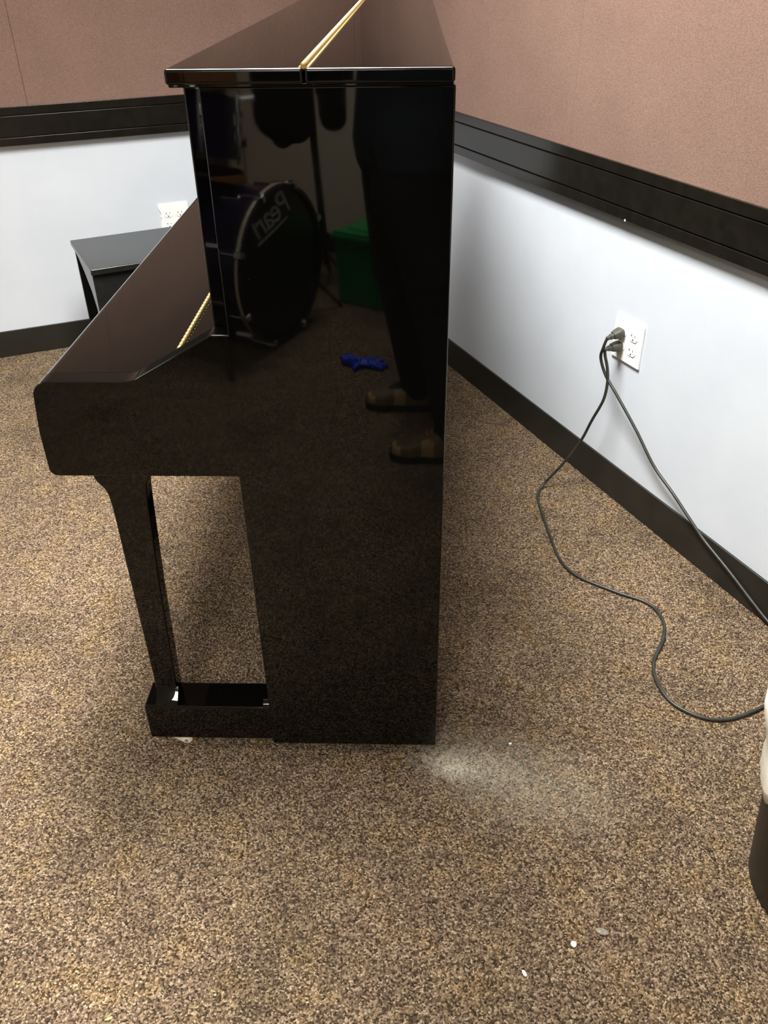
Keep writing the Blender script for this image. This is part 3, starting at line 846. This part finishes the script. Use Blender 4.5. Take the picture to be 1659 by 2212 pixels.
for q in (-0.07, 0.085, 0.24):
    bm = mkbm(); box(bm, q - 0.006, q + 0.006, -0.008, 0.003, 0.02, 0.275); obj('rib', bm, GREEN, gb, bevel=0.002, seg=1)

# blue rubber glove on the carpet
bm = mkbm()
capsule(bm, (-0.035, 0.0, 0.014), (0.030, -0.004, 0.016), 0.026, 0.030, squash=((0, 1, 0), 0.5))
for p, q, r in (((0.02, 0.015, 0.014), (0.070, 0.030, 0.010), 0.011), ((0.02, 0.0, 0.014), (0.082, 0.004, 0.012), 0.011), ((0.02, -0.012, 0.014), (0.060, -0.034, 0.010), 0.011),
                ((0.0, -0.015, 0.014), (0.018, -0.052, 0.010), 0.011), ((-0.02, 0.015, 0.014), (-0.030, 0.048, 0.010), 0.011), ((-0.04, 0.0, 0.014), (-0.078, -0.016, 0.018), 0.024), ((-0.06, -0.01, 0.014), (-0.07, -0.03, 0.012), 0.014)):
    capsule(bm, p, q, r, r * 0.85)
gm = merged(bm, 0.003, 3)
for v in gm.vertices:
    v.co.z += 0.010 * max(0, v.co.z) / 0.03 * (noise.noise(v.co * 45) + 0.3 * noise.noise(v.co * 110))
    v.co.z = max(v.co.z, 0.0008)
o = obj('rubber_glove', gm, BLUE, angle=180); o.location = (-0.048, -1.845, 0); o.rotation_euler.z = 0.15
tag(o, 'crumpled blue rubber glove on the carpet, mirrored in the piano side', 'glove')

# brown wooden cabinet against the wall behind
cab = empty('wooden_cabinet', rw(-2.17, B_F + 0.01), TH); tag(cab, 'brown wooden cabinet mirrored at the upper left of the piano side', 'cabinet')
bm = mkbm(); box(bm, -0.55, 0.05, 0.0, 0.40, 0.06, 1.18); obj('body', bm, WOODB, cab, bevel=0.004, seg=2)
bm = mkbm(); box(bm, -0.57, 0.07, -0.005, 0.425, 1.1805, 1.205); obj('top', bm, WOODB, cab, bevel=0.004, seg=2)
bm = mkbm(); box(bm, -0.53, 0.03, 0.02, 0.37, 0.0, 0.0595); obj('plinth', bm, BLACKP, cab, smooth=False)
for x0, x1, hx in ((-0.54, -0.253, -0.275), (-0.247, 0.04, -0.225)):
    bm = mkbm(); box(bm, x0, x1, 0.4005, 0.42, 0.08, 1.165); d = obj('door', bm, WOODB, cab, bevel=0.003, seg=2)
    bm = mkbm(); tube(bm, [(hx, 0.42, 0.58), (hx, 0.45, 0.59), (hx, 0.45, 0.69), (hx, 0.42, 0.70)], 0.005, 8); obj('handle', bm, CHROME, d)

# ------------------------------------------------------------------ the person taking the picture
def V(x, y, z): return Vector((x, y, z))


bm = mkbm()
HIP = V(0.120, -1.345, 0.93)
FR, FLt = V(0.290, -1.165, 0.075), V(0.200, -1.515, 0.075)     # ankles: right foot nearer the piano, both toes towards -x
for hip, knee, ank in ((HIP + V(0.0, 0.085, -0.03), V(0.190, -1.200, 0.50), FR + V(-0.030, 0, 0)), (HIP + V(0, -0.085, -0.03), V(0.080, -1.475, 0.50), FLt + V(-0.050, 0, 0))):
    capsule(bm, hip, knee, 0.108, 0.078)
    capsule(bm, hip + (knee - hip) * 0.30 + V(-0.03, 0, 0), knee + V(0.0, 0, 0.06), 0.100, 0.082)
    capsule(bm, knee, knee + (ank - knee) * 0.35, 0.072, 0.066)
    capsule(bm, knee + (ank - knee) * 0.35, ank, 0.066, 0.056)
    capsule(bm, ank, ank + V(-0.08, 0, -0.03), 0.045, 0.035)
SQ = ((0.8, 0.6, 0), 0.72)
TW = V(0.95, -0.30, 0).normalized()             # shoulder line, turned towards the piano
capsule(bm, HIP + V(0, 0, -0.04), HIP + V(0, 0, 0.10), 0.172, 0.156, squash=((0.8, 0.6, 0), 0.82))
capsule(bm, HIP + V(0, 0, 0.05), V(0.165, -1.405, 1.18), 0.150, 0.158, squash=((0.9, 0.2, 0), 0.70))
capsule(bm, V(0.165, -1.405, 1.16), V(0.160, -1.430, 1.36), 0.160, 0.150, squash=(TW, 0.68))
CH = V(0.160, -1.435, 1.39)
shs = []
for s in (-1, 1):
    sh = CH + TW * (0.175 * s)
    shs.append(sh)
    capsule(bm, CH + TW * (0.06 * s) + V(0, 0, 0.03), sh, 0.085, 0.062)
capsule(bm, CH, CH + V(-0.005, 0.02, 0.12), 0.068, 0.056)
WR = [CAM - RIGHT * 0.062 - UP * 0.125 - FWD * 0.035, CAM + RIGHT * 0.062 - UP * 0.125 - FWD * 0.035]
for i, s in enumerate((-1, 1)):
    el = V(0.16 + s * 0.265, -1.40, 1.13) + V(0, -0.02 * s, 0)
    capsule(bm, shs[i], el, 0.056, 0.044)
    capsule(bm, el, WR[i], 0.044, 0.027)
# hands closing on the phone from both sides
for i, s in enumerate((-1, 1)):
    wrist = WR[i]
    palm = CAM + RIGHT * (s * 0.048) - UP * 0.072 - FWD * 0.030
    capsule(bm, wrist, palm, 0.026, 0.030)
    for k, (ln, of) in enumerate(((0.050, 0.030), (0.056, 0.010), (0.052, -0.010), (0.042, -0.028))):
        root_ = palm + UP * of * 0.8
        kn = CAM + RIGHT * (s * 0.052) - UP * (0.072 - of) - FWD * 0.006
        tip = CAM + RIGHT * (s * (0.052 - ln * 0.5)) - UP * (0.069 - of) - FWD * 0.004 + V(0, 0, -0.001)
        capsule(bm, root_, kn, 0.0095, 0.0088, n=10)
        capsule(bm, kn, tip, 0.0086, 0.0074, n=10)
    t0 = palm - UP * 0.012; t1 = CAM + RIGHT * (s * 0.040) - UP * 0.050 - FWD * 0.036; t2 = CAM + RIGHT * (s * 0.018) - UP * 0.045 - FWD * 0.033
    capsule(bm, t0, t1, 0.0115, 0.010, n=10); capsule(bm, t1, t2, 0.010, 0.0085, n=10)
# head
HC = CH + V(-0.005, 0.045, 0.245)
FD = V(-0.12, 0.86, -0.45).normalized()          # looking down at the phone
FS = FD.cross(V(0, 0, 1)).normalized(); FU = FS.cross(FD).normalized()
def hp(f, sdv, u): return HC + FD * f + FS * sdv + FU * u
capsule(bm, hp(-0.018, 0, 0.035), hp(0.012, 0, 0.030), 0.094, 0.084)
capsule(bm, hp(0.030, 0, 0.0), hp(0.040, 0, -0.075), 0.066, 0.040)
capsule(bm, hp(0.092, 0, 0.012), hp(0.108, 0, -0.020), 0.008, 0.013, n=10)
for s in (-1, 1):
    capsule(bm, hp(-0.010, s * 0.083, 0.018), hp(-0.008, s * 0.083, -0.022), 0.016, 0.011, n=10, squash=(FD, 0.5))
    capsule(bm, hp(0.070, s * 0.034, 0.034), hp(0.078, s * 0.012, 0.034), 0.014, 0.014, n=10)
bm2 = merged(bm, 0.0065, 2)
bm2.materials.append(TROUS); bm2.materials.append(SHIRT); bm2.materials.append(SKIN)
for p in bm2.polygons:
    c = p.center
    near_hand = (c - CAM).length < 0.135
    if c.z > CH.z + 0.072 and (c - CH).length < 0.5 and abs((c - CH).dot(TW)) < 0.125:
        p.material_index = 2
    elif near_hand:
        p.material_index = 2
    elif c.z > 0.845:
        p.material_index = 1
    else:
        p.material_index = 0
person = obj('person', bm2, [TROUS], angle=180)
tag(person, 'person in dark trousers and brown shoes mirrored in the piano side', 'person')
# hair, eyes, mouth
hb = mkbm()
capsule(hb, hp(-0.034, 0, 0.048), hp(-0.002, 0, 0.062), 0.096, 0.086)
capsule(hb, hp(-0.050, 0, 0.0), hp(-0.052, 0, -0.03), 0.080, 0.062)
hm = merged(hb, 0.008, 2)
for v in hm.vertices:
    v.co += 0.004 * noise.noise(v.co * 60) * Vector((1, 1, 1))
obj('hair', hm, HAIRM, person, angle=180)
for s in (-1, 1):
    bm = mkbm(); capsule(bm, hp(0.0865, s * 0.030, 0.016), hp(0.0866, s * 0.030, 0.016), 0.0095, 0.0095); obj('eye', bm, WHITEP, person, angle=180)
    bm = mkbm(); capsule(bm, hp(0.0935, s * 0.030, 0.014), hp(0.0936, s * 0.030, 0.014), 0.0044, 0.0044); obj('iris', bm, SOLEM, person, angle=180)
bm = mkbm(); capsule(bm, hp(0.086, -0.018, -0.052), hp(0.086, 0.018, -0.052), 0.007, 0.007, squash=(FU, 0.7)); obj('lips', bm, noisy('lips', rgb(168, 104, 92), rgb(176, 112, 100), 40, 0.5), person, angle=180)

# shoes
def shoe(ank, name_label):
    # heel behind the ankle, toe towards -x
    ox, oy = ank.x + 0.045, ank.y
    L = 0.275
    def half(t):      # half width along the length, t from heel (0) to toe (1)
        return 0.034 + 0.014 * math.sin(PI * min(1, t * 0.9 + 0.12)) if t < 0.72 else 0.0475 * math.sqrt(max(0.0, 1 - ((t - 0.72) / 0.29) ** 2)) + 0.003
    def top(t):
        return 0.118 - 0.02 * t if t < 0.35 else 0.111 - 0.066 * ((t - 0.35) / 0.65) ** 0.85 if t < 0.95 else 0.047
    outl = []
    N = 22
    ts = [i / N for i in range(N + 1)]
    pts = [(ox - t * L, oy + half(t)) for t in ts] + [(ox - t * L, oy - half(t)) for t in reversed(ts)]
    bm = mkbm(); prism(bm, pts, 0.0005, 0.026, axis='z')
    sole = obj('shoe', bm, SOLEM, person, bevel=0.003, seg=2); sole['label'] = name_label
    ub = mkbm(); rings = []
    for t in [0.0] + [0.02 + 0.96 * i / 20 for i in range(21)]:
        h = top(t); wv = half(t) - 0.002
        ring = []
        for k in range(13):
            a = PI * k / 12
            ring.append(ub.verts.new((ox - 0.004 - t * (L - 0.008), oy + wv * math.copysign(abs(math.cos(a)) ** 0.6, math.cos(a)), 0.024 + (h - 0.024) * math.sin(a) ** 0.75)))
        rings.append(ring)
    for a, b in zip(rings, rings[1:]):
        for k in range(12):
            ub.faces.new((a[k], a[k + 1], b[k + 1], b[k]))
    ub.faces.new(rings[0]); ub.faces.new(rings[-1][::-1])
    um = bpy.data.meshes.new('upper'); bmesh.ops.recalc_face_normals(ub, faces=ub.faces); ub.to_mesh(um); ub.free()
    um.materials.append(SHOEU); um.materials.append(SHOET)
    for p in um.polygons:
        t = (ox - p.center.x) / L
        p.material_index = 1 if (0.48 < t < 0.62 and p.center.z < 0.075) or t > 0.86 and p.center.z < 0.05 else 0
    obj('upper', um, None, sole, angle=60)
    for k in range(4):
        t = 0.40 + 0.055 * k
        z = top(t) + 0.0015
        bm = mkbm(); tube(bm, [(ox - t * L, oy - 0.024, z - 0.010), (ox - t * L - 0.004, oy, z), (ox - t * L, oy + 0.024, z - 0.010)], 0.0026, 8); obj('lace', bm, SHOET, sole)


shoe(FR, 'brown shoe nearer the piano')
shoe(FLt, 'brown shoe farther from the piano')

# phone held up by the person
ph = mkbm()
PM = Matrix((RIGHT, UP, -FWD)).transposed().to_4x4(); PM.translation = CAM - FWD * 0.018 - UP * 0.052 + RIGHT * 0.018
box(ph, -0.034, 0.034, -0.069, 0.069, -0.0035, 0.0035)
phone = obj('phone', ph, BLACKP, bevel=0.003, seg=2); phone.matrix_world = PM
tag(phone, 'dark phone held up in both hands by the person', 'phone')
bm = mkbm(); box(bm, -0.031, 0.031, -0.062, 0.062, 0.0036, 0.0040); obj('screen', bm, SLOT, phone, smooth=False)
